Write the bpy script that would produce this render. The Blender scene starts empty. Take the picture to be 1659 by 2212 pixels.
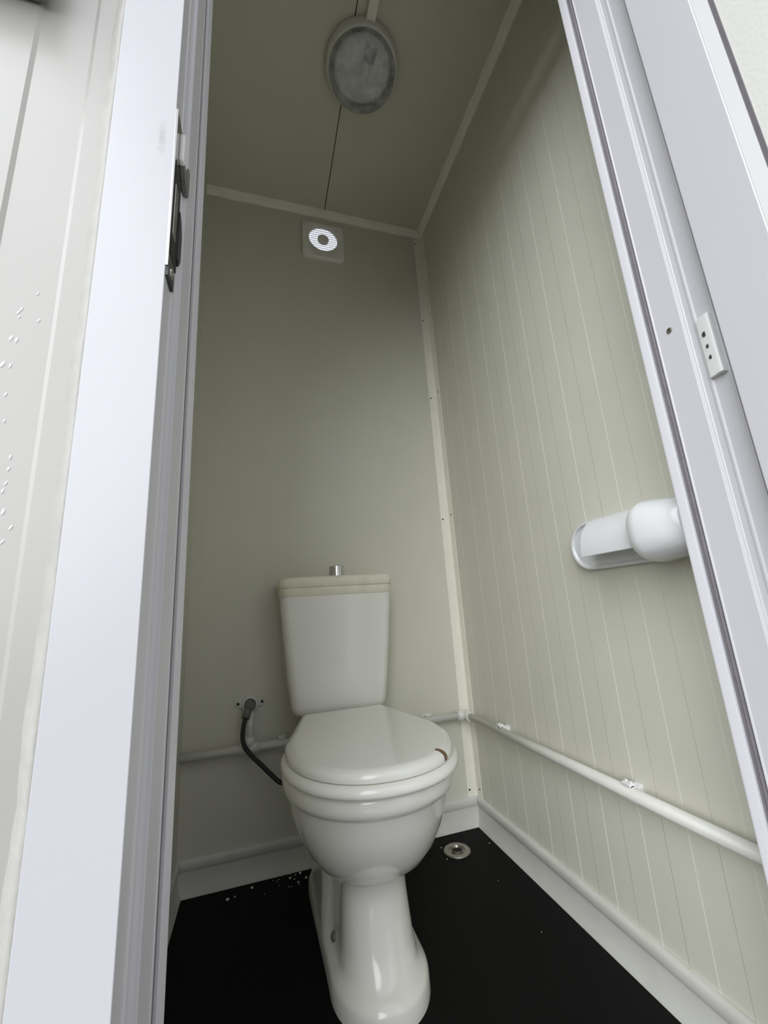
import bpy, bmesh, math, random
from mathutils import Vector, Matrix
random.seed(7)
S = bpy.context.scene
COL = S.collection
PI = math.pi

# ------------------------------------------------------------------ camera
CAM = Vector((-0.68, -1.36, 0.692))
cam = bpy.data.cameras.new('camera')
cam.sensor_fit = 'HORIZONTAL'; cam.sensor_width = 36.0
cam.lens = 877.41 / 1659 * 36.0
cam.clip_start = 0.01
co = bpy.data.objects.new('camera', cam); COL.objects.link(co)
RX = Vector((0.9570034, -0.2830202, -0.0635929))
DN = Vector((0.00586193, 0.23805197, -0.97123473))
FW = Vector((0.29001747, 0.92910216, 0.22947559))
m = Matrix((( RX[0], -DN[0], -FW[0]), (RX[1], -DN[1], -FW[1]), (RX[2], -DN[2], -FW[2]))).to_4x4()
m.translation = CAM
co.matrix_world = m
S.camera = co

# ------------------------------------------------------------------ light
W = bpy.data.worlds.new('sky'); S.world = W
W.use_nodes = True
bg = W.node_tree.nodes['Background']
wn = W.node_tree
_tc = wn.nodes.new('ShaderNodeTexCoord'); _sx = wn.nodes.new('ShaderNodeSeparateXYZ')
wn.links.new(_tc.outputs['Generated'], _sx.inputs[0])
_mr = wn.nodes.new('ShaderNodeMapRange')          # overcast sky: zenith three times the horizon
_mr.inputs['From Min'].default_value = 0.0; _mr.inputs['From Max'].default_value = 1.0
_mr.inputs['To Min'].default_value = 0.25; _mr.inputs['To Max'].default_value = 0.75
wn.links.new(_sx.outputs['Z'], _mr.inputs['Value'])
bg.inputs[0].default_value = (0.90, 0.93, 1.0, 1)
wn.links.new(_mr.outputs['Result'], bg.inputs[1])
sun = bpy.data.lights.new('hazy_sun', 'SUN'); sun.energy = 2.75; sun.angle = math.radians(65); sun.color = (0.93, 0.96, 1.0)
so = bpy.data.objects.new('hazy_sun', sun); COL.objects.link(so)
so.rotation_euler = Vector((0.61, 0.62, -0.41)).to_track_quat('-Z', 'Y').to_euler()
S.view_settings.view_transform = 'Standard'
S.view_settings.look = 'None'
S.view_settings.gamma = 1.0
S.view_settings.use_curve_mapping = False
S.view_settings.exposure = 0.52

# ------------------------------------------------------------------ materials
def mat(name, col, rough=0.5, metal=0.0, coat=0.0, noise=0.0, nscale=30.0, bump=0.0, bscale=200.0, spec=0.5):
    M = bpy.data.materials.new(name); M.use_nodes = True
    nt = M.node_tree; b = nt.nodes['Principled BSDF']
    b.inputs['Base Color'].default_value = (*col, 1)
    b.inputs['Roughness'].default_value = rough
    b.inputs['Metallic'].default_value = metal
    b.inputs['Coat Weight'].default_value = coat
    b.inputs['Coat Roughness'].default_value = 0.05
    b.inputs['Specular IOR Level'].default_value = spec
    tc = nt.nodes.new('ShaderNodeTexCoord')
    if noise:
        n = nt.nodes.new('ShaderNodeTexNoise'); n.inputs['Scale'].default_value = nscale; n.inputs['Detail'].default_value = 6
        nt.links.new(tc.outputs['Object'], n.inputs['Vector'])
        r = nt.nodes.new('ShaderNodeMapRange')
        r.inputs['From Min'].default_value = 0.3; r.inputs['From Max'].default_value = 0.7
        r.inputs['To Min'].default_value = 1 - noise; r.inputs['To Max'].default_value = 1 + noise
        nt.links.new(n.outputs['Fac'], r.inputs['Value'])
        mx = nt.nodes.new('ShaderNodeVectorMath'); mx.operation = 'SCALE'
        mx.inputs[0].default_value = col
        nt.links.new(r.outputs['Result'], mx.inputs['Scale'])
        nt.links.new(mx.outputs['Vector'], b.inputs['Base Color'])
    if bump:
        n = nt.nodes.new('ShaderNodeTexNoise'); n.inputs['Scale'].default_value = bscale; n.inputs['Detail'].default_value = 4
        nt.links.new(tc.outputs['Object'], n.inputs['Vector'])
        bp = nt.nodes.new('ShaderNodeBump'); bp.inputs['Strength'].default_value = bump; bp.inputs['Distance'].default_value = 0.002
        nt.links.new(n.outputs['Fac'], bp.inputs['Height'])
        nt.links.new(bp.outputs['Normal'], b.inputs['Normal'])
    return M

M_wall = mat('wall_paint', (0.68, 0.67, 0.57), 0.38, noise=0.02, nscale=8, bump=0.04, bscale=350)
M_ceil = mat('ceiling_paint', (0.66, 0.645, 0.54), 0.5, noise=0.02, nscale=8, bump=0.04, bscale=350)
M_trim = mat('cream_trim', (0.90, 0.88, 0.77), 0.45, noise=0.03, nscale=14, bump=0.05, bscale=120)
M_base = mat('grey_vinyl', (0.66, 0.655, 0.60), 0.45, noise=0.04, nscale=20, bump=0.05, bscale=150)
M_floor = mat('black_vinyl', (0.0045, 0.0045, 0.0045), 0.6, noise=0.35, nscale=400, bump=0.1, bscale=500, spec=0.12)
M_pvc = mat('white_pvc', (0.62, 0.612, 0.635), 0.3, noise=0.01, nscale=5)
M_pvc2 = mat('white_pipe', (0.75, 0.74, 0.68), 0.35, noise=0.03, nscale=40)
M_clip = mat('clip_plastic', (0.88, 0.88, 0.86), 0.35, noise=0.01)
M_bead = mat('bead_pvc', (0.60, 0.595, 0.575), 0.35, noise=0.01)
M_gasket = mat('grey_gasket', (0.16, 0.145, 0.155), 0.6, noise=0.1, nscale=60)
M_clad = mat('cream_cladding', (0.475, 0.463, 0.425), 0.3, noise=0.02, nscale=9)
M_caulk = mat('cream_caulk', (0.50, 0.485, 0.445), 0.5, noise=0.05, nscale=60, bump=0.25, bscale=160)
M_panel = mat('embossed_cream', (0.76, 0.755, 0.70), 0.4, noise=0.02, nscale=12, bump=0.14, bscale=260)
M_porc = mat('porcelain', (0.83, 0.82, 0.755), 0.15, coat=0.35, noise=0.015, nscale=6)
M_seat = mat('seat_plastic', (0.84, 0.83, 0.765), 0.16, coat=0.2, noise=0.012, nscale=7)
M_tape = mat('yellowed_tape', (0.78, 0.75, 0.60), 0.3, noise=0.06, nscale=35)
M_brown = mat('broken_edge', (0.17, 0.12, 0.065), 0.8, noise=0.25, nscale=80)
M_chrome = mat('chrome', (0.62, 0.61, 0.6), 0.16, metal=1.0, noise=0.03)
M_steel = mat('steel', (0.45, 0.43, 0.38), 0.35, metal=1.0, noise=0.15, nscale=120)
M_dark = mat('dark_metal', (0.05, 0.05, 0.05), 0.4, metal=0.3, noise=0.2, nscale=60)
M_grey = mat('grey_valve', (0.16, 0.16, 0.15), 0.4, noise=0.15, nscale=60)
M_hose = mat('black_hose', (0.025, 0.023, 0.021), 0.45, noise=0.4, nscale=300, bump=0.5, bscale=700)
M_hole = mat('dark_hole', (0.02, 0.02, 0.018), 0.8, noise=0.1)
M_white = mat('white_plastic', (0.78, 0.785, 0.79), 0.16, coat=0.3, noise=0.008, nscale=5)
M_vent = mat('vent_plastic', (0.88, 0.87, 0.81), 0.4, noise=0.03, nscale=30)
M_crumb = mat('white_foam', (0.82, 0.81, 0.78), 0.8, noise=0.05, nscale=300)
M_ground = mat('concrete', (0.13, 0.128, 0.122), 0.85, noise=0.15, nscale=4, bump=0.3, bscale=60)
M_roofm = mat('outer_skin', (0.62, 0.61, 0.57), 0.5, noise=0.03, nscale=5)
M_smudge = mat('rubbed_mark', (0.52, 0.52, 0.54), 0.5, noise=0.15, nscale=90)

def mat_translucent(name, col):
    M = bpy.data.materials.new(name); M.use_nodes = True
    nt = M.node_tree; nt.nodes.clear()
    o = nt.nodes.new('ShaderNodeOutputMaterial')
    a = nt.nodes.new('ShaderNodeBsdfDiffuse'); a.inputs[0].default_value = (*col, 1)
    t = nt.nodes.new('ShaderNodeBsdfTranslucent'); t.inputs[0].default_value = (*col, 1)
    mx = nt.nodes.new('ShaderNodeMixShader'); mx.inputs[0].default_value = 0.5
    nt.links.new(a.outputs[0], mx.inputs[1]); nt.links.new(t.outputs[0], mx.inputs[2])
    nt.links.new(mx.outputs[0], o.inputs[0])
    return M
M_slat = mat_translucent('white_louvre', (0.84, 0.86, 0.92))

def mat_dome(name):
    M = bpy.data.materials.new(name); M.use_nodes = True
    nt = M.node_tree; nt.nodes.clear()
    o = nt.nodes.new('ShaderNodeOutputMaterial')
    tr = nt.nodes.new('ShaderNodeBsdfTransparent'); tr.inputs[0].default_value = (0.93, 0.94, 0.95, 1)
    di = nt.nodes.new('ShaderNodeBsdfDiffuse'); di.inputs[0].default_value = (0.95, 0.955, 0.96, 1)
    gl = nt.nodes.new('ShaderNodeBsdfGlossy'); gl.inputs['Roughness'].default_value = 0.03
    tc = nt.nodes.new('ShaderNodeTexCoord')
    n = nt.nodes.new('ShaderNodeTexNoise'); n.inputs['Scale'].default_value = 22; n.inputs['Detail'].default_value = 5
    nt.links.new(tc.outputs['Object'], n.inputs['Vector'])
    r = nt.nodes.new('ShaderNodeMapRange'); r.inputs['From Min'].default_value = 0.35; r.inputs['From Max'].default_value = 0.65
    r.inputs['To Min'].default_value = 0.22; r.inputs['To Max'].default_value = 0.50
    nt.links.new(n.outputs['Fac'], r.inputs['Value'])
    m1 = nt.nodes.new('ShaderNodeMixShader'); nt.links.new(r.outputs[0], m1.inputs[0])
    nt.links.new(tr.outputs[0], m1.inputs[1]); nt.links.new(di.outputs[0], m1.inputs[2])
    fr = nt.nodes.new('ShaderNodeFresnel'); fr.inputs[0].default_value = 1.5
    m2 = nt.nodes.new('ShaderNodeMixShader'); nt.links.new(fr.outputs[0], m2.inputs[0])
    nt.links.new(m1.outputs[0], m2.inputs[1]); nt.links.new(gl.outputs[0], m2.inputs[2])
    nt.links.new(m2.outputs[0], o.inputs[0])
    return M
M_dome = mat_dome('dusty_glass')

def mat_marked():
    # the white frame plastic with a rubbed grey scuff beside the strike plate
    M = M_pvc.copy(); M.name = 'white_pvc_scuffed'; nt = M.node_tree; b = nt.nodes['Principled BSDF']
    tc = nt.nodes.new('ShaderNodeTexCoord')
    mp = nt.nodes.new('ShaderNodeVectorMath'); mp.operation = 'SUBTRACT'; mp.inputs[1].default_value = SCUFF
    nt.links.new(tc.outputs['Object'], mp.inputs[0])
    sc = nt.nodes.new('ShaderNodeVectorMath'); sc.operation = 'MULTIPLY'; sc.inputs[1].default_value = (1/0.0042, 0, 1/0.024)
    nt.links.new(mp.outputs[0], sc.inputs[0])
    ln = nt.nodes.new('ShaderNodeVectorMath'); ln.operation = 'LENGTH'; nt.links.new(sc.outputs[0], ln.inputs[0])
    n = nt.nodes.new('ShaderNodeTexNoise'); n.inputs['Scale'].default_value = 150; nt.links.new(tc.outputs['Object'], n.inputs['Vector'])
    ad = nt.nodes.new('ShaderNodeMath'); ad.operation = 'ADD'; nt.links.new(ln.outputs['Value'], ad.inputs[0]); nt.links.new(n.outputs['Fac'], ad.inputs[1])
    r = nt.nodes.new('ShaderNodeMapRange'); r.inputs['From Min'].default_value = 0.4; r.inputs['From Max'].default_value = 1.5
    r.inputs['To Min'].default_value = 0.45; r.inputs['To Max'].default_value = 0.0
    nt.links.new(ad.outputs[0], r.inputs['Value'])
    mx = nt.nodes.new('ShaderNodeMix'); mx.data_type = 'RGBA'
    old = b.inputs['Base Color'].links[0].from_socket
    nt.links.new(r.outputs['Result'], mx.inputs['Factor'])
    nt.links.new(old, mx.inputs['A']); mx.inputs['B'].default_value = (0.30, 0.29, 0.31, 1)
    nt.links.new(mx.outputs['Result'], b.inputs['Base Color'])
    return M
SCUFF = (-0.7655, -1.05, 1.109)
M_pvcm = mat_marked()

# ------------------------------------------------------------------ helpers
def tag(o, label=None, cat=None, group=None, kind=None):
    if label: o['label'] = label
    if cat: o['category'] = cat
    if group: o['group'] = group
    if kind: o['kind'] = kind
    return o

def root(name, loc, label, cat, group=None, kind=None):
    o = bpy.data.objects.new(name, None); COL.objects.link(o)
    o.empty_display_size = 0.05
    o.location = loc
    return tag(o, label, cat, group, kind)

def put(name, me, material, parent=None, smooth=False):
    o = bpy.data.objects.new(name, me); COL.objects.link(o)
    if material is not None:
        me.materials.append(material)
    if parent is not None:
        o.parent = parent
        p = parent
        while p.parent is not None: p = p.parent
        if p is parent and parent.type == 'EMPTY':
            o.matrix_parent_inverse = Matrix.Translation(-Vector(parent.location))
    if smooth:
        for f in me.polygons: f.use_smooth = True
    return o

def mesh(name, verts, faces):
    me = bpy.data.meshes.new(name); me.from_pydata([tuple(v) for v in verts], [], faces)
    bm = bmesh.new(); bm.from_mesh(me)
    bmesh.ops.recalc_face_normals(bm, faces=bm.faces)
    bm.to_mesh(me); bm.free()
    return me

def bevel(o, w, seg=2, ang=30):
    b = o.modifiers.new('bevel', 'BEVEL'); b.width = w; b.segments = seg
    b.limit_method = 'ANGLE'; b.angle_limit = math.radians(ang)
    for f in o.data.polygons: f.use_smooth = True
    w_ = o.modifiers.new('wn', 'WEIGHTED_NORMAL'); w_.keep_sharp = True
    return o

def box(name, x0, x1, y0, y1, z0, z1, material, parent=None, bev=0.0, seg=2):
    v = [(x, y, z) for x in (x0, x1) for y in (y0, y1) for z in (z0, z1)]
    f = [(0,1,3,2), (4,6,7,5), (0,4,5,1), (2,3,7,6), (0,2,6,4), (1,5,7,3)]
    o = put(name, mesh(name, v, f), material, parent)
    if bev: bevel(o, bev, seg)
    return o

def prism_mesh(name, poly, axis, a0, a1):
    # poly: list of 2-D points. axis 'z': (x,y); axis 'x': (y,z); axis 'y': (x,z)
    def P(p, a):
        return {'z': (p[0], p[1], a), 'x': (a, p[0], p[1]), 'y': (p[0], a, p[1])}[axis]
    n = len(poly)
    v = [P(p, a0) for p in poly] + [P(p, a1) for p in poly]
    f = [tuple(range(n))[::-1], tuple(range(n, 2*n))] + [(i, (i+1) % n, n+(i+1) % n, n+i) for i in range(n)]
    return mesh(name, v, f)

def prism(name, poly, axis, a0, a1, material, parent=None, bev=0.0, smooth=False):
    o = put(name, prism_mesh(name, poly, axis, a0, a1), material, parent)
    if bev: bevel(o, bev)
    if smooth:
        for f in o.data.polygons: f.use_smooth = len(f.vertices) == 4
    return o

def tube_mesh(name, pts, r, n=16, caps=True):
    pts = [Vector(p) for p in pts]
    rr = r if isinstance(r, (list, tuple)) else [r]*len(pts)
    v = []; f = []
    T = []
    for i in range(len(pts)):
        a = pts[max(i-1, 0)]; b = pts[min(i+1, len(pts)-1)]
        T.append((b-a).normalized())
    up = Vector((0, 0, 1)) if abs(T[0].z) < 0.9 else Vector((1, 0, 0))
    u = T[0].cross(up).normalized()
    for i, p in enumerate(pts):
        u = (u - T[i]*u.dot(T[i])).normalized(); w = T[i].cross(u)
        for k in range(n):
            a = 2*PI*k/n
            v.append(p + (u*math.cos(a) + w*math.sin(a))*rr[i])
    for i in range(len(pts)-1):
        for k in range(n):
            f.append((i*n+k, i*n+(k+1) % n, (i+1)*n+(k+1) % n, (i+1)*n+k))
    if caps:
        f.append(tuple(range(n))); f.append(tuple(range((len(pts)-1)*n, len(pts)*n)))
    return mesh(name, v, f)

def tube(name, pts, r, material, parent=None, n=16):
    o = put(name, tube_mesh(name, pts, r, n), material, parent)
    for p in o.data.polygons: p.use_smooth = len(p.vertices) == 4
    return o

def lathe_mesh(name, prof, c, d=(0, 0, 1), n=48):
    # prof: list of (r, h) along direction d from c
    d = Vector(d).normalized(); c = Vector(c)
    up = Vector((0, 0, 1)) if abs(d.z) < 0.9 else Vector((1, 0, 0))
    u = d.cross(up).normalized(); w = d.cross(u)
    v = []; f = []; idx = []
    for r, h in prof:
        if r <= 1e-7:
            idx.append([len(v)]); v.append(c + d*h)
        else:
            idx.append(list(range(len(v), len(v)+n)))
            for k in range(n):
                a = 2*PI*k/n; v.append(c + d*h + (u*math.cos(a)+w*math.sin(a))*r)
    for i in range(len(prof)-1):
        A, Bq = idx[i], idx[i+1]
        for k in range(n):
            k2 = (k+1) % n
            if len(A) == 1 and len(Bq) == 1: continue
            if len(A) == 1: f.append((A[0], Bq[k], Bq[k2]))
            elif len(Bq) == 1: f.append((A[k], A[k2], Bq[0]))
            else: f.append((A[k], A[k2], Bq[k2], Bq[k]))
    return mesh(name, v, f)

def lathe(name, prof, c, d, material, parent=None, n=48, smooth=True, auto=True):
    o = put(name, lathe_mesh(name, prof, c, d, n), material, parent, smooth)
    if smooth and auto: sharp(o)
    return o

def sharp(o, deg=40):
    bm = bmesh.new(); bm.from_mesh(o.data)
    for e in bm.edges:
        if len(e.link_faces) == 2 and e.calc_face_angle(0) > math.radians(deg): e.smooth = False
    bm.to_mesh(o.data); bm.free()

def loft_mesh(name, rings, caps=True):
    n = len(rings[0]); v = [p for r in rings for p in r]; f = []
    for i in range(len(rings)-1):
        for k in range(n):
            f.append((i*n+k, i*n+(k+1) % n, (i+1)*n+(k+1) % n, (i+1)*n+k))
    if caps:
        f.append(tuple(range(n))[::-1]); f.append(tuple(range((len(rings)-1)*n, len(rings)*n)))
    return mesh(name, v, f)

def loft(name, rings, material, parent=None, deg=50):
    o = put(name, loft_mesh(name, rings), material, parent, True)
    sharp(o, deg)
    return o

def cut(o, cutter_mesh, cutmat=None):
    c = bpy.data.objects.new('cutter', cutter_mesh); COL.objects.link(c)
    if cutmat: cutter_mesh.materials.append(cutmat)
    md = o.modifiers.new('cut', 'BOOLEAN'); md.object = c; md.operation = 'DIFFERENCE'; md.solver = 'EXACT'
    if cutmat: md.material_mode = 'TRANSFER'
    dg = bpy.context.evaluated_depsgraph_get(); dg.update()
    me = bpy.data.meshes.new_from_object(o.evaluated_get(dg))
    o.modifiers.clear(); o.data = me
    bpy.data.objects.remove(c)
    return o

def screw(parent, c, d, r=0.0035, material=None):
    h = lathe('screw', [(0, -0.0005), (r, -0.0005), (r*0.95, 0.0008), (r*0.45, 0.0014), (r*0.4, 0.0004), (0, 0.0003)], c, d, material or M_dark, parent, n=14)
    return h

# ------------------------------------------------------------------ setting
H = 2.314           # ceiling height
XL = -0.886         # left wall
YF = -0.950         # inner face of the front wall
DY = -1.36          # camera plane, depths d are measured from here

ground = box('ground', -30, 30, -30, 30, -0.30, -0.12, M_ground)
tag(ground, 'plain concrete yard under the cabin', 'ground', kind='structure')
floor = box('floor', XL-0.02, 0.02, -1.05, 0.02, -0.10, 0.0, M_floor)
tag(floor, 'black sheet vinyl floor under the toilet', 'floor', kind='structure')

# ceiling of two panels meeting in a dark seam
SEAM = -0.4346
ceil = root('ceiling', (SEAM, -0.45, H), 'dull cream ceiling of two panels with a dark seam', 'ceiling', kind='structure')
box('ceiling_panel', XL-0.02, SEAM-0.0016, -1.02, 0.02, H, H+0.03, M_ceil, ceil)
box('ceiling_panel', SEAM+0.0016, 0.02, -1.02, 0.02, H, H+0.03, M_ceil, ceil)
box('roof_skin', XL-0.05, 0.05, -1.05, 0.05, H+0.03, H+0.08, M_roofm, ceil)

def ribbed(length, pitch, start, depth=0.0011, slope=0.0022):
    # shallow alternating steps (distance along the wall, proud height)
    pts = [(0.0, 0.0)]; s = start; up = False
    while s < length-0.01:
        h0 = depth if up else 0.0; up = not up; h1 = depth if up else 0.0
        pts += [(s-slope/2, h0), (s+slope/2, h1)]; s += pitch
    pts.append((length, depth if up else 0.0))
    return pts

# right wall, ribbed sandwich panel: face looks to -x
pr = ribbed(0.99, 0.0478, 0.0345, depth=0.0007)
poly = [(-p, -h) for p, h in pr]                  # (y, x)
poly = [(0.05, 0.0)] + poly + [(-0.99, 0.04), (0.05, 0.04)]
v2 = [(x, y) for (y, x) in poly]
wr = prism('wall_right', v2, 'z', -0.05, H+0.02, M_wall)
tag(wr, 'pale grey ribbed panel wall behind the paper holder', 'wall', kind='structure')

pb = ribbed(-XL+0.02, 0.0478, 0.041, depth=0.0002)
poly = [(-p, -h) for p, h in pb] + [(XL-0.02, 0.012), (0.0, 0.012)]
wb = prism('wall_back', poly, 'z', -0.05, H+0.02, M_wall)
VX, VZ = -0.4425, 2.173
VP = 2.1635          # centre of the square plate, a little lower than the louvre
cut(wb, lathe_mesh('c', [(0, -0.1), (0.079, -0.1), (0.079, 0.1), (0, 0.1)], (VX, 0, VZ), (0, 1, 0), 48))
tag(wb, 'pale grey panel wall behind the cistern', 'wall', kind='structure')
wl = box('wall_left', XL-0.04, XL, -1.0, 0.012, -0.05, H+0.02, M_wall)
tag(wl, 'pale grey side wall mostly hidden by the door frame', 'wall', kind='structure')

# front wall: lining and ribbed cladding round the door opening
U0, U1 = -0.68-0.125, -0.68+0.4918+0.125          # outer edges of the frame
HT = 2.03
wf = root('wall_front', ((U0+U1)/2, YF, 0), 'cream ribbed steel outer wall beside the door frame', 'wall', kind='structure')
box('lining', XL-0.04, U0, YF-0.02, YF, -0.05, H+0.05, M_wall, wf)
box('lining', U1, 0.04, YF-0.02, YF, -0.05, H+0.05, M_wall, wf)
box('lining', U0, U1, YF-0.02, YF, HT, H+0.05, M_wall, wf)
def cladding(x_right, x_left, z0, z1, first):
    yb = DY+0.328
    pts = [(x_right, yb)]
    s = first
    while s > x_left+0.05:
        pts += [(s+0.0016, yb), (s-0.0016, yb+0.0014), (s-0.0421, yb+0.0014), (s-0.0453, yb)]
        s -= 0.20
    pts += [(x_left, yb), (x_left, YF-0.02), (x_right, YF-0.02)]
    o = prism('cladding', pts, 'z', z0, z1, M_clad, wf)
    return o
cladding(U0, -2.2, -0.12, H+0.08, -0.8335)
cladding(1.6, U1, -0.12, H+0.08, 1.5)
cladding(U1, U0, HT, H+0.08, U1-0.12)

# specks of sunlight on the cladding, imitated by small raised white flecks
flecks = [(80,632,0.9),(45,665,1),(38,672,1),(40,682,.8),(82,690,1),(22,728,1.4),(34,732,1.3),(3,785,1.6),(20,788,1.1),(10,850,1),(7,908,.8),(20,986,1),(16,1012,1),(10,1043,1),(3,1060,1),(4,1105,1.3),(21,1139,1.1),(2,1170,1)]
def on_y(px, py, Y):
    d = RX*((px-829.5)/877.41) + DN*((py-1106)/877.41) + FW
    return CAM + d*((Y-CAM.y)/d.y)
fm = None
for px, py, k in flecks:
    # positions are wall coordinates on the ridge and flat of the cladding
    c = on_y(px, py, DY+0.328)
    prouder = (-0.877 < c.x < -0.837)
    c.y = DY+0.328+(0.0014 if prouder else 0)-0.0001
    me = lathe_mesh('sun_fleck', [(0, -0.0006), (0.5, -0.0006), (0.42, 0.0003), (0, 0.0006)], (0, 0, 0), (0, -1, 0), 10)
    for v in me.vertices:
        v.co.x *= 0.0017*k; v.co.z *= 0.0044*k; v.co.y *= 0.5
    o = put('sun_fleck', me, M_clip, wf, True)
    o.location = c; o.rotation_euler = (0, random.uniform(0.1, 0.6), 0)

# sealant bead along the frame, ragged outer edge
n = 160; vv = []; ff = []
for i in range(n+1):
    z = -0.1 + (HT+0.1)*i/n
    w = 0.0136 + 0.0005*math.sin(i*0.7) + random.uniform(-0.0006, 0.0007)
    x1 = U0+0.0004; yb = DY+0.3283
    vv += [(x1, yb-0.0165, z), (x1-w*0.62, yb-0.0062, z), (x1-w, yb-0.0022, z), (x1-w-0.0002, yb, z), (x1, yb, z)]
for i in range(n):
    for k in range(5):
        ff.append((i*5+k, i*5+(k+1) % 5, (i+1)*5+(k+1) % 5, (i+1)*5+k))
ff += [(0,1,2,3,4), tuple(n*5+k for k in (4,3,2,1,0))]
caulk = put('trim_4', mesh('trim_4', vv, ff), M_caulk, None, True)
tag(caulk, 'ragged cream sealant bead along the white door frame', 'sealant', kind='structure')

# door frame ---------------------------------------------------------
fr = root('trim_1', (-0.434, DY+0.36, 0), 'white plastic door frame with grooved jambs', 'door frame', kind='structure')
PROF = [(-0.125, .310), (-0.0757, .310), (-0.0757, .3315), (-0.0742, .3325), (-0.0742, .3355), (-0.0752, .3365), (-0.0752, .3435), (-0.0742, .3445), (-0.0742, .3470), (-0.0709, .3480), (-0.0709, .3840), (-0.0700, .3850), (-0.0700, .3870), (-0.0780, .3875), (-0.0780, .3970), (-0.0686, .3980), (-0.0656, .4070), (-0.0656, .4100), (-0.125, .4100)]
left = [(-0.68+u, DY+d) for u, d in PROF]
right = [(-0.68+0.4918-u, DY+d) for u, d in PROF]
prism('jamb', left, 'z', -0.05, HT, M_pvcm, fr, bev=0.0008)
prism('jamb', right, 'z', -0.05, HT, M_pvc, fr, bev=0.0008)
head = [(DY+d, 1.96+(-0.0757-u)) for u, d in PROF]
prism('head', head, 'x', U0+0.045, U1-0.045, M_pvc, fr)
for s in (0, 1):
    pts = [(-0.0782, .3876), (-0.0715, .3885), (-0.0700, .3915), (-0.0722, .3925), (-0.0708, .3955), (-0.0782, .3968)]
    g = [(-0.68+u, DY+d) if s == 0 else (-0.68+0.4918-u, DY+d) for u, d in pts]
    prism('gasket', g, 'z', 0.0, 1.955, M_gasket, fr)
box('threshold', U0+0.03, U1-0.03, DY+0.315, DY+0.42, -0.05, 0.012, M_steel, fr, bev=0.003)
xr = -0.68+0.4918+0.0709
def jamb_screw(y, z, x=xr, d=(-1, 0, 0)):
    s = lathe('screw', [(0, 0.0004), (0.0042, 0.0004), (0.0040, 0.0012), (0.0024, 0.0016), (0.0020, 0.0006), (0, 0.0005)], (x, y, z), d, M_steel, fr, n=18)
    lathe('screw_recess', [(0, 0.0010), (0.0012, 0.0010), (0.0012, 0.0017), (0, 0.0017)], (x, y, z), d, M_hole, s, n=8)
jamb_screw(-0.9945, 1.0545)
jamb_screw(-0.9945, 0.335, -0.68-0.0709, (1, 0, 0))

# door leaf, opened outwards to the right ---------------------------------
LX = -0.68+0.546
door = root('door_1', (LX, DY+0.2982, 0), 'white framed door leaf swung open at the right edge', 'door', kind='structure')
Y0 = DY+0.2982; LW = 0.64
def leaf(name, s0, s1, t0, t1, z0, z1, material, bev=0.0, parent=None):
    return box(name, LX+t0, LX+t1, Y0-s1, Y0-s0, z0, z1, material, parent or door, bev)
ST = 0.0712; BD = 0.0135; GK = 0.0045
leaf('stile', 0, ST, 0, 0.060, 0.02, 1.97, M_pvc, 0.002)
leaf('stile', LW-ST, LW, 0, 0.060, 0.02, 1.97, M_pvc, 0.002)
leaf('rail', ST, LW-ST, 0, 0.060, 1.97-ST, 1.97, M_pvc)
leaf('rail', ST, LW-ST, 0, 0.060, 0.02, 0.02+ST, M_pvc)
for a, b_ in ((ST, ST+BD), (LW-ST-BD, LW-ST)):
    y0, y1 = (Y0-a, Y0-b_) if a == ST else (Y0-b_, Y0-a)
    prism('bead', [(LX+0.0012, y0), (LX+0.0055, y1), (LX+0.022, y1), (LX+0.022, y0)], 'z', 0.02+ST, 1.97-ST, M_bead, door)
for a in (ST+BD, LW-ST-BD-GK):
    leaf('gasket', a, a+GK, 0.0062, 0.022, 0.02+ST, 1.97-ST, M_gasket)
leaf('infill_panel', ST+BD, LW-ST-BD, 0.0085, 0.045, 0.02+ST, 1.97-ST, M_panel)
for zc in (1.0, 0.25, 1.75):
    hx = -0.68+0.5675
    h = prism('hinge', [(hx+0.0004, DY+0.3125), (hx-0.0085, DY+0.3135), (hx-0.0090, DY+0.318), (hx-0.0050, DY+0.3315), (hx+0.0004, DY+0.332)], 'z', zc-0.043, zc+0.043, M_clip, door, bev=0.0008)
    for k, dz in enumerate((0.017, -0.001, -0.017)):
        lathe('screw_hole', [(0, -0.001), (0.0042-0.0009*(k > 0), -0.001), (0.0036-0.0009*(k > 0), 0.0003), (0, 0.0003)], (hx-0.0076, DY+0.3225, zc+dz), (-1, -0.15, 0), M_dark, h, n=12)

# strike plate in the left jamb rebate
sx = -0.68-0.0757
lk = root('strike_plate', (sx, DY+0.325, 0.98), 'steel lock strike plate with dark keep on the left jamb', 'strike plate')
box('plate', sx, sx+0.0016, DY+0.3105, DY+0.3375, 0.970, 1.146, M_chrome, lk, 0.0005)
box('plate_edge', sx-0.0004, sx+0.0020, DY+0.3097, DY+0.3108, 0.975, 1.146, M_chrome, lk, 0.0003)
box('roller_block', sx+0.0014, sx+0.0060, DY+0.322, DY+0.337, 1.103, 1.135, M_clip, lk, 0.0015)
prism('hook', [(DY+0.326, 1.106), (DY+0.345, 1.106), (DY+0.345, 1.124), (DY+0.351, 1.124), (DY+0.351, 1.094), (DY+0.348, 1.090), (DY+0.339, 1.092), (DY+0.328, 1.101)], 'x', sx+0.0016, sx+0.0062, M_grey, lk, bev=0.001)
box('keep_slot', sx+0.0012, sx+0.0020, DY+0.314, DY+0.337, 0.992, 1.092, M_hole, lk)
box('keep_insert', sx+0.0016, sx+0.0028, DY+0.316, DY+0.326, 1.014, 1.068, M_steel, lk, 0.0006)
prism('keep_lip', [(DY+0.333, 1.004), (DY+0.3375, 1.000), (DY+0.345, 1.012), (DY+0.345, 1.040), (DY+0.340, 1.052), (DY+0.333, 1.056)], 'x', sx+0.0016, sx+0.0036, M_dark, lk)
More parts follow.
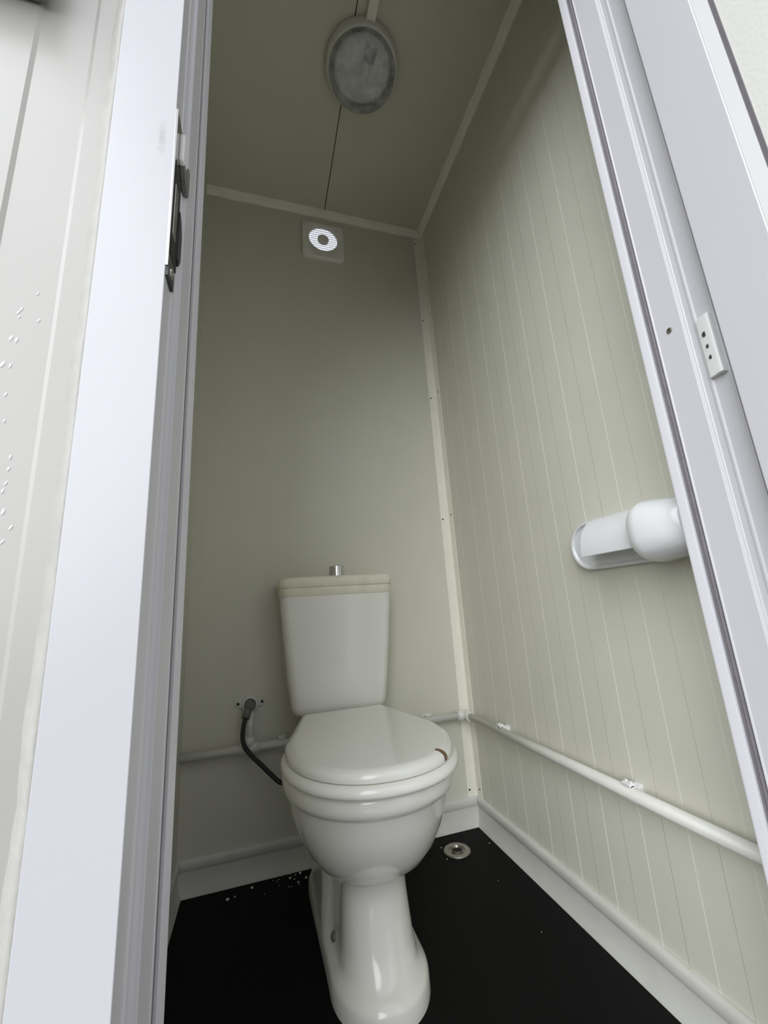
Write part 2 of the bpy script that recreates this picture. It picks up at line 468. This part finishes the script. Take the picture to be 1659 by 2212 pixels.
box('fixing_tab', sx, sx+0.0026, DY+0.3105, DY+0.330, 0.966, 0.982, M_dark, lk, 0.0005)
lathe('screw', [(0, 0), (0.0042, 0), (0.0036, 0.0016), (0.0016, 0.002), (0, 0.001)], (sx+0.0025, DY+0.318, 0.974), (1, 0, 0), M_steel, lk, n=14)

# fixture on the outer wall, only its underside corner reaches the frame
fx = root('wall_fixture', (-0.905, DY+0.328, 1.24), 'dark grey fixture on the outer wall at the top left corner', 'fixture')
box('mounting_plate', -0.960, -0.872, DY+0.316, DY+0.3275, 1.254, 1.41, M_grey, fx, 0.003)
box('housing', -0.954, -0.876, DY+0.285, DY+0.317, 1.260, 1.402, M_dark, fx, 0.008, 3)

# baseboards: coved grey vinyl, rounded lip over a hollow face
BP = [(0, 0.084), (0.005, 0.0838), (0.0092, 0.0805), (0.0108, 0.0740), (0.0104, 0.0660), (0.0085, 0.0595), (0.0058, 0.0560), (0.0050, 0.0530), (0.0052, 0.0420), (0.0068, 0.0290), (0.0100, 0.0160), (0.0145, 0.0060), (0.0165, 0.0), (0, 0)]
b1 = prism('baseboard_back', [(-d, z) for d, z in BP], 'x', XL, 0.0, M_base); b1.data.transform(Matrix.Identity(4))
tag(b1, 'grey vinyl skirting along the back wall', 'skirting', kind='structure')
b2 = prism('baseboard_right', [(-d, z) for d, z in BP], 'y', -0.945, -0.006, M_base)
tag(b2, 'grey vinyl skirting along the ribbed right wall', 'skirting', kind='structure')
b3 = prism('baseboard_left', [(XL+d, z) for d, z in BP], 'y', -0.945, -0.006, M_base)
tag(b3, 'grey vinyl skirting along the left wall', 'skirting', kind='structure')
for b in (b1, b2, b3): bevel(b, 0.001, 2, 50)

# corner angle strip
t2 = root('trim_2', (-0.02, -0.02, 0.083), 'cream angle strip up the back right corner', 'corner trim', kind='structure')
box('flange', -0.036, 0.0, -0.0030, 0.0, 0.080, H-0.036, M_trim, t2, 0.0006)
box('flange', -0.0026, 0.0, -0.034, -0.002, 0.080, H-0.020, M_trim, t2, 0.0006)
for z in (2.255, 1.86, 1.50, 1.00, 0.70, 0.103):
    if z != 0.70: screw(t2, (-0.0285, -0.003, z), (0, -1, 0), 0.0032)
for z in (1.88, 1.515, 1.01, 0.103):
    screw(t2, (-0.0026, -0.024, z+0.004), (-1, 0, 0), 0.0032)

# ceiling coves with hand-cut wavy edges
def cove(name, along, a0, a1, label):
    rings = []; n = 90
    for i in range(n+1):
        a = a0+(a1-a0)*i/n
        j = lambda s, k: 0.0011*math.sin(a*s+k)+random.uniform(-0.0006, 0.0006)
        e1 = 0.022+j(60, 0); e2 = 0.025+j(47, 1)
        pf = [(0, 0), (e1, 0), (e1, -0.003), (0.0140+j(30, 2), -0.0145), (0.003, -e2), (0, -e2)]
        rings.append([(a, -d, H+z) if along == 'x' else (-d, a, H+z) for d, z in pf])
    o = put(name, loft_mesh(name, rings), M_trim)
    return tag(o, label, 'ceiling trim', kind='structure')
cove('trim_3', 'x', XL, 0.0, 'cream cove strip between ceiling and back wall')
cove('trim_5', 'y', -0.948, 0.0, 'cream cove strip between ceiling and right wall')

# ------------------------------------------------------------------ toilet
CX = -0.463
tl = root('toilet', (CX, -0.32, 0), 'white close-coupled toilet with closed lid standing on black floor', 'toilet')
def sm(t, a, b):
    t = max(0, min(1, (t-a)/(b-a))); return t*t*(3-2*t)
def outline(z, yf, ym, yb, w, wb, s0=0.0, s1=1.0, n=2.1, cr=0.02, tilt=0.0, cx=CX, lin=False):
    half = []
    NA, NS, NB = 18, 18, 6
    for i in range(NA+1):
        t = PI/2*i/NA
        half.append((w*math.sin(t)**(2/n) if i else 0.0, ym-(ym-yf)*(math.cos(t)**(2/n) if i < NA else 0.0)))
    ye = yb-cr
    for i in range(1, NS+1):
        t = i/NS; y = ym+(ye-ym)*t
        k = (max(0, min(1, (t-s0)/(s1-s0))) if lin else sm(t, s0, s1))
        half.append((w+(wb-w)*k, y))
    for i in range(1, NB+1):
        t = PI/2*i/NB
        half.append((wb-cr+cr*math.cos(t), ye+cr*math.sin(t)))
    half.append((0.0, yb))
    pts = half + [(-x, y) for x, y in half[1:-1][::-1]]
    return [(cx+x, y, z) for x, y in pts]

rings = []
for z, yf, ym, yb, w, wb, s0, s1 in [
    (0.000, -.535, -.42, -.090, .0940, .100, .0, 1),
    (0.026, -.535, -.42, -.090, .0930, .099, .0, 1),
    (0.034, -.531, -.42, -.092, .0890, .096, .0, 1),
    (0.040, -.518, -.42, -.094, .0800, .093, .24, .40),
    (0.050, -.503, -.42, -.095, .0735, .091, .26, .40),
    (0.080, -.490, -.42, -.095, .0700, .089, .28, .40),
    (0.115, -.481, -.415, -.095, .0675, .087, .29, .41),
    (0.150, -.474, -.41, -.095, .0655, .085, .29, .41),
    (0.180, -.472, -.41, -.095, .0650, .084, .29, .42),
    (0.188, -.478, -.41, -.095, .0690, .084, .25, .5),
    (0.195, -.492, -.41, -.095, .0810, .084, .2, .6),
    (0.203, -.508, -.41, -.095, .0950, .085, .1, .8),
    (0.218, -.530, -.412, -.09, .1110, .088, .05, .9),
    (0.245, -.556, -.415, -.08, .1300, .092, .05, .9),
    (0.280, -.580, -.418, -.06, .1465, .086, .05, .78),
    (0.315, -.598, -.42, -.048, .1570, .086, .05, .78),
    (0.346, -.609, -.42, -.048, .1625, .086, .05, .78),
    (0.3515, -.612, -.42, -.048, .1645, .086, .05, .78),
    (0.3530, -.618, -.42, -.048, .1690, .086, .05, .78),
    (0.357, -.624, -.42, -.048, .1715, .086, .05, .78),
    (0.365, -.628, -.42, -.048, .1730, .086, .05, .78),
    (0.382, -.632, -.42, -.048, .1740, .086, .05, .78),
    (0.389, -.628, -.42, -.048, .1700, .086, .05, .78),
    (0.391, -.615, -.42, -.048, .1580, .086, .05, .78)]:
    rings.append(outline(z, yf, ym, yb, w, wb, s0, s1, cx=CX+0.005*(1-sm(z, .18, .32))))
pan = loft('pan', rings, M_porc, tl, 60)
pan['label'] = 'white porcelain bowl on waisted pedestal'
for sx_ in (-1, 1):
    lathe('floor_bolt', [(0, 0), (0.009, 0), (0.0085, 0.003), (0.005, 0.006), (0, 0.0065)], (CX+0.005+sx_*0.0745, -0.362, 0.052), (sx_, -0.5, 0.35), M_grey, pan, n=18)

def pad(rows, wb, yb, ym, lin=False, s0=0.0, s1=1.0, cr=0.02, n=2.15):
    # rows: (z, inset, front y, half width)
    return [outline(z, yf+ins, ym, yb-ins*0.6, w-ins, wb-ins, s0, s1, n=n, cr=cr, lin=lin) for z, ins, yf, w in rows]
SF, SW = -.652, .1775
seat = loft('seat', pad([(0.3935, .010, SF, SW), (0.3945, .004, SF, SW), (0.3980, .0008, SF, SW), (0.4030, 0, SF, SW), (0.4080, .0015, SF, SW), (0.4120, .005, SF, SW), (0.4140, .011, SF, SW)], .125, -.195, -.44), M_seat, tl, 60)
LF, LWd = -.644, .168
lid = loft('lid', pad([(.4152, .004, LF, LWd), (.4162, .001, LF, LWd), (.4210, 0, LF, LWd), (.4262, .0012, LF, LWd), (.4300, .0040, LF, LWd), (.4332, .0095, LF, LWd), (.4343, .0130, LF, LWd), (.4346, .0150, LF, LWd), (.4347, .0180, LF, LWd), (.4348, .0600, LF, LWd)], .1155, -.183, -.44, True, 0.12, 1.0, 0.006), M_seat, tl, 35)
# chipped notch on the right front rim of the lid
nc = Vector((-.3645, -.597, .43))
dirv = Vector((0.78, -0.63, 0)); tv = Vector((0.63, 0.78, 0))
poly = []
for a, b_ in ((-0.010, -0.0055), (-0.0085, 0.0040), (0.03, 0.0080), (0.03, -0.0085)):
    p = nc + dirv*a + tv*b_; poly.append((p.x, p.y))
cut(lid, prism_mesh('c', poly, 'z', .4172, .45), M_brown)
for f in lid.data.polygons: f.use_smooth = True
sharp(lid, 35)
for sx_ in (-1, 1):
    tube('seat_hinge', [(CX+sx_*0.06-0.018, -0.178, 0.416), (CX+sx_*0.06+0.018, -0.178, 0.416)], 0.009, M_seat, tl, 14)

def rrect(z, hw, yf, yb, r, bulge=0.006, cx=CX, r2=None):
    pts = []; r2 = r2 or r
    cs = [(hw-r, yf+r, -PI/2, r), (hw-r2, yb-r2, 0, r2), (-(hw-r2), yb-r2, PI/2, r2), (-(hw-r), yf+r, PI, r)]
    for i, (x, y, a0, rr) in enumerate(cs):
        for k in range(9):
            a = a0+PI/2*k/8
            pts.append((x+rr*math.cos(a), y+rr*math.sin(a)))
        if i == 3:
            for k in range(1, 12):
                t = k/12; xx = -(hw-r)+2*(hw-r)*t
                pts.append((xx, yf))
    out = []
    for x, y in pts:
        if y < yf+0.02 and abs(x) < hw:
            y -= bulge*(1-(x/hw)**2)
        out.append((cx+x, y, z))
    return out
cr = []
for z, hw, yf in [(.4140, .104, -.124), (.4160, .116, -.138), (.4210, .1250, -.1465), (.4290, .1305, -.1510), (.442, .1345, -.1530), (.50, .1415, -.1560), (.60, .1515, -.1600), (.70, .1600, -.1640), (.762, .1640, -.1660)]:
    cr.append(rrect(z, hw, yf, -.012, .022))
cist = loft('cistern', cr, M_porc, tl, 60)
tag(cist, 'white cistern body with yellowed band at the top')
loft('tape_band', [rrect(z, hw, yf, -.0112, .0225) for z, hw, yf in [(.7385, .1633, -.1660), (.7395, .1640, -.1668), (.7600, .1652, -.1672), (.7625, .1652, -.1672)]], M_tape, cist, 60)
cl = loft('cistern_lid', [rrect(z, hw, yf, -.008, .022) for z, hw, yf in [(.7618, .1610, -.1625), (.7630, .1660, -.1680), (.7660, .1680, -.1700), (.7840, .1685, -.1705), (.7900, .1665, -.1690), (.7935, .1610, -.1640), (.7950, .1500, -.1540)]], M_tape, tl, 60)
cl['label'] = 'cream yellowed cistern lid'
bt = lathe('flush_button', [(0, 0), (.0262, 0), (.0262, .003), (.0250, .006), (.0232, .030), (.0225, .0335), (.0200, .0350), (.0185, .0345), (.0180, .0325), (0, .0325)], (-.4515, -.090, .7945), (0, 0, 1), M_chrome, tl, 40)
lathe('button_cap', [(0, 0), (.0165, 0), (.0165, .0018), (.015, .0026), (0, .003)], (-.4515, -.090, .827), (0, 0, 1), M_dark, bt, 32)

# ------------------------------------------------------------------ pipework
PZ = 0.331; PO = 0.024; PR = 0.0112
pw = root('water_pipe', (-0.3, -PO, PZ), 'white plastic water pipe running round two walls at knee height', 'pipe')
tube('pipe', [(XL, -PO, PZ), (-0.045, -PO, PZ)], PR, M_pvc2, pw, 20)
tube('pipe', [(-PO, -0.045, PZ), (-PO, -0.948, PZ)], PR, M_pvc2, pw, 20)
tube('elbow', [(-0.058, -PO, PZ), (-0.040, -PO, PZ), (-0.030, -0.0255, PZ), (-0.0255, -0.030, PZ), (-PO, -0.040, PZ), (-PO, -0.058, PZ)], PR+0.0045, M_pvc2, pw, 20)
TX = -0.707
tee = tube('tee', [(TX-0.028, -PO, PZ), (TX+0.028, -PO, PZ)], PR+0.0040, M_pvc2, pw, 20)
tube('tee_branch', [(TX, -PO, PZ), (TX, -PO, PZ+0.030)], PR+0.0035, M_pvc2, tee, 20)
tube('riser', [(TX, -PO, PZ+0.01), (TX, -PO, PZ+0.098)], PR, M_pvc2, pw, 20)

vz = 0.444
vl = root('wall_valve', (TX, 0, vz), 'white wall bracket with grey angle valve left of the cistern', 'valve')
bk = lathe('bracket', [(0, 0), (0.0235, 0), (0.0235, 0.012), (0.021, 0.0165), (0.0165, 0.017), (0.0165, 0.010), (0, 0.010)], (TX, -0.0006, vz), (0, -1, 0), M_pvc2, vl, 32)
for s in (-1, 1):
    e = prism('ear', [(TX+s*0.012, vz+0.010+s*0.000), (TX+s*0.036, vz+0.012), (TX+s*0.041, vz+0.006), (TX+s*0.041, vz-0.001), (TX+s*0.036, vz-0.007), (TX+s*0.012, vz-0.010)], 'y', -0.007, -0.0006, M_pvc2, bk, bev=0.002)
    lathe('screw', [(0, 0), (0.0048, 0), (0.0044, 0.0012), (0, 0.0014)], (TX+s*0.0335, -0.007, vz+0.0025), (0, -1, 0), M_dark, e, 14)
lathe('valve_body', [(0, 0), (0.0160, 0), (0.0160, 0.016), (0.0125, 0.020), (0.0125, 0.030), (0.0075, 0.034), (0.004, 0.0335), (0, 0.032)], (TX, -0.010, vz-0.002), (0, -1, 0), M_grey, vl, 28)
tube('outlet_nut', [(TX-0.003, -0.036, vz-0.006), (TX-0.011, -0.049, vz-0.030)], 0.0112, M_grey, vl, 8)
hp = [(TX-0.0112, -0.0494, vz-0.0308), (TX-0.016, -0.052, vz-0.050), (TX-0.018, -0.053, vz-0.075), (TX-0.012, -0.053, vz-0.100), (TX+0.006, -0.053, vz-0.125), (TX+0.032, -0.054, vz-0.152), (TX+0.060, -0.060, vz-0.180), (TX+0.086, -0.068, vz-0.200), (TX+0.116, -0.077, vz-0.190), (TX+0.135, -0.085, vz-0.150), (TX+0.143, -0.088, vz-0.090), (TX+0.144, -0.088, vz-0.0304)]
def smooth_path(P, k=6):
    P = [Vector(p) for p in P]; out = []
    for i in range(len(P)-1):
        p0, p1, p2, p3 = P[max(i-1, 0)], P[i], P[i+1], P[min(i+2, len(P)-1)]
        for j in range(k):
            t = j/k
            out.append(0.5*((2*p1)+(p2-p0)*t+(2*p0-5*p1+4*p2-p3)*t*t+(3*p1-p0-3*p2+p3)*t**3))
    out.append(P[-1]); return out
hs = tube('supply_hose', smooth_path(hp), 0.0062, M_hose, None, 14)
tag(hs, 'black braided supply hose curving from the wall valve to the cistern', 'hose')

def clip(c, along, label):
    c = Vector(c)
    r = root('pipe_clip', c, label, 'pipe clip', 'pipe clips along the white water pipe')
    # profile in the plane across the pipe: (out from wall, up)
    hw = 0.009
    def pr_(name, pts, w0=-hw, w1=hw, bev=0.0008):
        if along == 'x':
            o = prism(name, [(-o_, PZ+z) for o_, z in pts], 'x', c.x+w0, c.x+w1, M_clip, r)
        else:
            o = prism(name, [(-o_, PZ+z) for o_, z in pts], 'y', c.y+w0, c.y+w1, M_clip, r)
        if bev: bevel(o, bev)
        return o
    R0 = PR+0.0003; R1 = PR+0.0032
    arc = [(PO+R1*math.cos(a), R1*math.sin(a)) for a in [PI*(1.18-k*0.08) for k in range(11)]]
    inn = [(PO+R0*math.cos(a), R0*math.sin(a)) for a in [PI*(1.18-k*0.08) for k in range(11)]][::-1]
    pr_('saddle', arc+inn, bev=0)
    pr_('foot', [(0.0, -0.013), (PO-R1+0.002, -0.008), (PO-R1+0.002, 0.008), (0.0, 0.013)])
    top = pr_('upper_jaw', [(PO-0.008, R0+0.0015), (PO+0.006, R0-0.0005), (PO+0.0085, R0+0.006), (PO+0.004, R0+0.0075), (PO-0.008, R0+0.0055)])
    pr_('ridge', [(PO-0.003, R0+0.006), (PO+0.001, R0+0.006), (PO+0.001, R0+0.0095), (PO-0.003, R0+0.0095)], -hw*0.9, -hw*0.35)
    pr_('ridge', [(PO-0.003, R0+0.006), (PO+0.001, R0+0.006), (PO+0.001, R0+0.0095), (PO-0.003, R0+0.0095)], hw*0.35, hw*0.9)
    pr_('lower_jaw', [(PO-0.010, -R0-0.0005), (PO-0.002, -R0-0.0006), (PO-0.001, -R0-0.0035), (PO-0.010, -R0-0.0045)])
clip((-0.618, -PO, PZ), 'x', 'white pipe clip on the back wall left of the toilet seat')
clip((-0.160, -PO, PZ), 'x', 'white pipe clip on the back wall right of the toilet seat')
clip((-PO, -0.236, PZ), 'y', 'white pipe clip on the ribbed wall nearest the corner elbow')
clip((-PO, -0.668, PZ), 'y', 'white pipe clip on the ribbed wall nearest the door')

# ------------------------------------------------------------------ vent
vt = root('wall_vent', (VX, -0.008, VZ), 'square grey vent with a bright louvred circle high on back wall', 'vent')
hwv, rh = 0.0845, 0.0585
N = 64; vv = []; ff = []
def sq(a, h, r=0.008):
    c, s = math.cos(a), math.sin(a); k = h/max(abs(c), abs(s))
    x, z = c*k, s*k
    lim = h-r
    if abs(x) > lim and abs(z) > lim:
        dx, dz = abs(x)-lim, abs(z)-lim; l = math.hypot(dx, dz)
        if l > r: x = math.copysign(lim+dx/l*r, x); z = math.copysign(lim+dz/l*r, z)
    return x, z
rows = []
for kind_, val, y in (('c', rh, -0.004), ('c', rh, -0.0125), ('c', rh+0.0015, -0.0135), ('s', hwv-0.003, -0.0135), ('s', hwv, -0.0110), ('s', hwv, 0.0)):
    row = []
    for k in range(N):
        a = 2*PI*(k+0.5)/N
        x, z = (math.cos(a)*val, math.sin(a)*val) if kind_ == 'c' else sq(a, val)
        row.append((VX+x, y-0.0006, (VZ if kind_ == 'c' else VP)+z))
    rows.append(row)
pl = put('face_plate', loft_mesh('face_plate', rows, False), M_vent, vt, True); sharp(pl, 35)
pitch = 0.0105
zz = -rh+0.006
while zz < rh:
    hw_ = math.sqrt(max(rh*rh-zz*zz, 0))-0.0005
    if hw_ > 0.012:
        o = prism('louvre', [(-0.0118, VZ+zz-0.0035), (-0.0108, VZ+zz-0.0040), (-0.0045, VZ+zz+0.0020), (-0.0055, VZ+zz+0.0026)], 'x', VX-hw_, VX+hw_, M_slat, vt)
    zz += pitch
lathe('hub', [(0, -0.002), (0.0225, -0.002), (0.0225, 0.0055), (0.020, 0.0075), (0, 0.0085)], (VX, -0.0065, VZ), (0, -1, 0), M_vent, vt, 32)

# ------------------------------------------------------------------ ceiling lamp
LC = Vector((-0.392, -0.508, H))
lm = root('ceiling_lamp', LC, 'round unlit bulkhead lamp with dusty glass dome on the ceiling', 'lamp')
lathe('base', [(0, 0.0005), (0.106, 0.0005), (0.110, 0.004), (0.110, 0.022), (0.106, 0.028), (0.098, 0.030), (0.094, 0.026), (0.092, 0.010), (0, 0.010)], LC, (0, 0, -1), M_pvc2, lm, 64)
dome = [(0.1000, 0.026), (0.1010, 0.032)]
for k in range(1, 15):
    a = PI/2*k/14
    dome.append((0.1010*math.cos(a)**0.75 if k < 14 else 0, 0.032+0.046*math.sin(a)))
lathe('dome', dome, LC, (0, 0, -1), M_dome, lm, 64, auto=False)
lathe('reflector', [(0, 0.0105), (0.060, 0.0105), (0.085, 0.018), (0.084, 0.020), (0, 0.0125)], LC, (0, 0, -1), M_clip, lm, 48)
tube('lamp_holder', [(LC.x+0.018, LC.y-0.062, H-0.026), (LC.x+0.010, LC.y-0.032, H-0.030)], 0.0165, M_dark, lm, 20)
tube('bulb', [(LC.x+0.010, LC.y-0.032, H-0.030), (LC.x+0.008, LC.y-0.022, H-0.031), (LC.x+0.004, LC.y-0.006, H-0.033), (LC.x, LC.y+0.012, H-0.034), (LC.x-0.003, LC.y+0.024, H-0.035), (LC.x-0.005, LC.y+0.031, H-0.035)], [0.009, 0.012, 0.020, 0.023, 0.017, 0.005], M_clip, lm, 20)
for a in (0.6, 2.6, 4.4, 5.6):
    lathe('dome_catch', [(0, 0), (0.006, 0), (0.0055, 0.004), (0, 0.005)], (LC.x+0.088*math.cos(a), LC.y+0.088*math.sin(a), H-0.012), (0, 0, -1), M_dark, lm, 12)
cd = box('cable_trunking', -0.4055, -0.3795, -0.949, LC.y-0.092, H-0.0165, H-0.0003, M_trim, None, 0.0015)
tag(cd, 'narrow cream cable trunking on the ceiling leading to the lamp', 'trunking')

# ------------------------------------------------------------------ toilet paper holder
th = root('paper_holder', (0, -0.78, 0.793), 'white plastic double toilet roll holder on the ribbed wall', 'paper holder')
def stadium(ya, yb, zc, hh, n=14):
    pts = []
    for k in range(n+1):
        a = -PI/2+PI*k/n; pts.append((yb-hh+hh*math.cos(a), zc+hh*math.sin(a)))
    for k in range(n+1):
        a = PI/2+PI*k/n; pts.append((ya+hh+hh*math.cos(a), zc+hh*math.sin(a)))
    return pts
rings = []
for x, ins in ((-0.0015, 0.002), (-0.003, 0.0), (-0.017, 0.0), (-0.0195, 0.0012), (-0.0205, 0.0035), (-0.0185, 0.0065), (-0.0150, 0.0085), (-0.0150, 0.012)):
    rings.append([(x, y, z) for y, z in stadium(-0.935+ins, -0.618-ins, 0.792, 0.0505-ins)])
loft('back_plate', rings, M_white, th, 60)
# curved flap over the empty roll seat
fl = []; TH = 0.0022
arc = []
for k in range(15):
    a = math.radians(100-k*118/14)
    arc.append((-0.030-0.052*math.cos(math.radians(100)-a+0)*0 - 0.0, 0))
arc = [(-0.0155, 0.838), (-0.028, 0.8405), (-0.042, 0.838), (-0.056, 0.831), (-0.068, 0.820), (-0.077, 0.806), (-0.0825, 0.790), (-0.0845, 0.774), (-0.0845, 0.763)]
arc = smooth_path([(a, b_, 0) for a, b_ in arc], 3)
outer = [(p.x, p.y) for p in arc]
inner = []
for i, p in enumerate(arc):
    t = (arc[min(i+1, len(arc)-1)]-arc[max(i-1, 0)]).normalized()
    inner.append((p.x+t.y*-TH*1, p.y+t.x*TH) if False else (p.x - t.y*TH, p.y + t.x*TH))
poly = outer+inner[::-1]
prism('flap', poly, 'y', -0.846, -0.716, M_white, th, bev=0.0007)
# rounded drum cover over the spare roll, axis along the wall
rings = []
ya, yb = -0.932, -0.832
def drum(y, k):
    pts = []
    for i in range(40):
        a = 2*PI*i/40
        c, s = math.cos(a), math.sin(a)
        e = 0.80
        pts.append((-0.0595+0.0520*k*math.copysign(abs(c)**e, c), y, 0.7865+0.0515*k*math.copysign(abs(s)**e, s)))
    return pts
rings.append(drum(ya, 0.74)); rings.append(drum(ya+0.002, 0.78)); rings.append(drum((ya+yb-0.034)/2, 0.90)); rings.append(drum(yb-0.034, 1.0))
for i in range(1, 10):
    a = PI/2*i/9
    rings.append(drum(yb-0.034+0.034*math.sin(a), max(0.12, math.cos(a)**0.62)))
loft('roll_cover', rings, M_white, th, 60)
box('cover_neck', -0.034, -0.012, -0.930, -0.838, 0.752, 0.826, M_white, th, 0.004)

# ------------------------------------------------------------------ floor drain and crumbs
dc = (-0.135, -0.104, 0)
dr = root('floor_drain', dc, 'round steel floor drain in the corner beside the toilet', 'drain')
lathe('flange', [(0, 0.0003), (0.0385, 0.0003), (0.0385, 0.0020), (0.0365, 0.0042), (0.0270, 0.0050), (0.0235, 0.0040), (0.0220, 0.0010), (0, 0.0009)], dc, (0, 0, 1), M_steel, dr, 48)
lathe('strainer', [(0.0145, 0.0010), (0.0165, 0.0010), (0.0175, 0.0050), (0.0160, 0.0062), (0.0150, 0.0050), (0.0145, 0.0010)], dc, (0, 0, 1), M_steel, dr, 40)
lathe('drain_hole', [(0, 0.0010), (0.0138, 0.0010), (0.0138, 0.0016), (0, 0.0016)], dc, (0, 0, 1), M_hole, dr, 32)

def on_z(px, py, Z=0.0):
    d = RX*((px-829.5)/877.41) + DN*((py-1106)/877.41) + FW
    return CAM + d*((Z-CAM.z)/d.z)
crumbs = [(491,1947,1.3),(507,1939,.8),(545,1919,1.1),(571,1932,.4),(594,1895,1.3),(608,1893,.8),(603,1901,.7),(598,1905,.5),(590,1903,.5),(604,1914,.4),(626,1899,.9),(629,1896,.5),(636,1900,.7),(645,1907,.9),(638,1891,.6),(648,1888,1.2),(662,1898,1.1),(624,1917,.6),(630,1916,.5),(646,1911,.5),(626,1886,.4)]
right_crumbs = [(953,1832,.5),(966,1856,.5),(899,1866,.6),(1057,1822,.5),(1076,1903,.3),(1170,2014,.3)]
for grp, lst, lab in (('foam crumbs left of the toilet', crumbs, 'tiny white crumb on the black floor left of the toilet'), ('foam crumbs right of the toilet', right_crumbs, 'tiny white crumb on the black floor right of the toilet')):
    for px, py, k in lst:
        p = on_z(px, py)
        bm = bmesh.new()
        bmesh.ops.create_icosphere(bm, subdivisions=1, radius=0.0034*k)
        for v in bm.verts:
            v.co *= random.uniform(0.65, 1.25); v.co.z *= 0.6
        z0 = min(v.co.z for v in bm.verts)
        me = bpy.data.meshes.new('foam_crumb'); bm.to_mesh(me); bm.free()
        o = put('foam_crumb', me, M_crumb)
        o.location = (p.x, min(p.y, -0.0185), -z0+0.0001); o.rotation_euler = (0, 0, random.uniform(0, 6))
        tag(o, lab, 'crumb', grp)
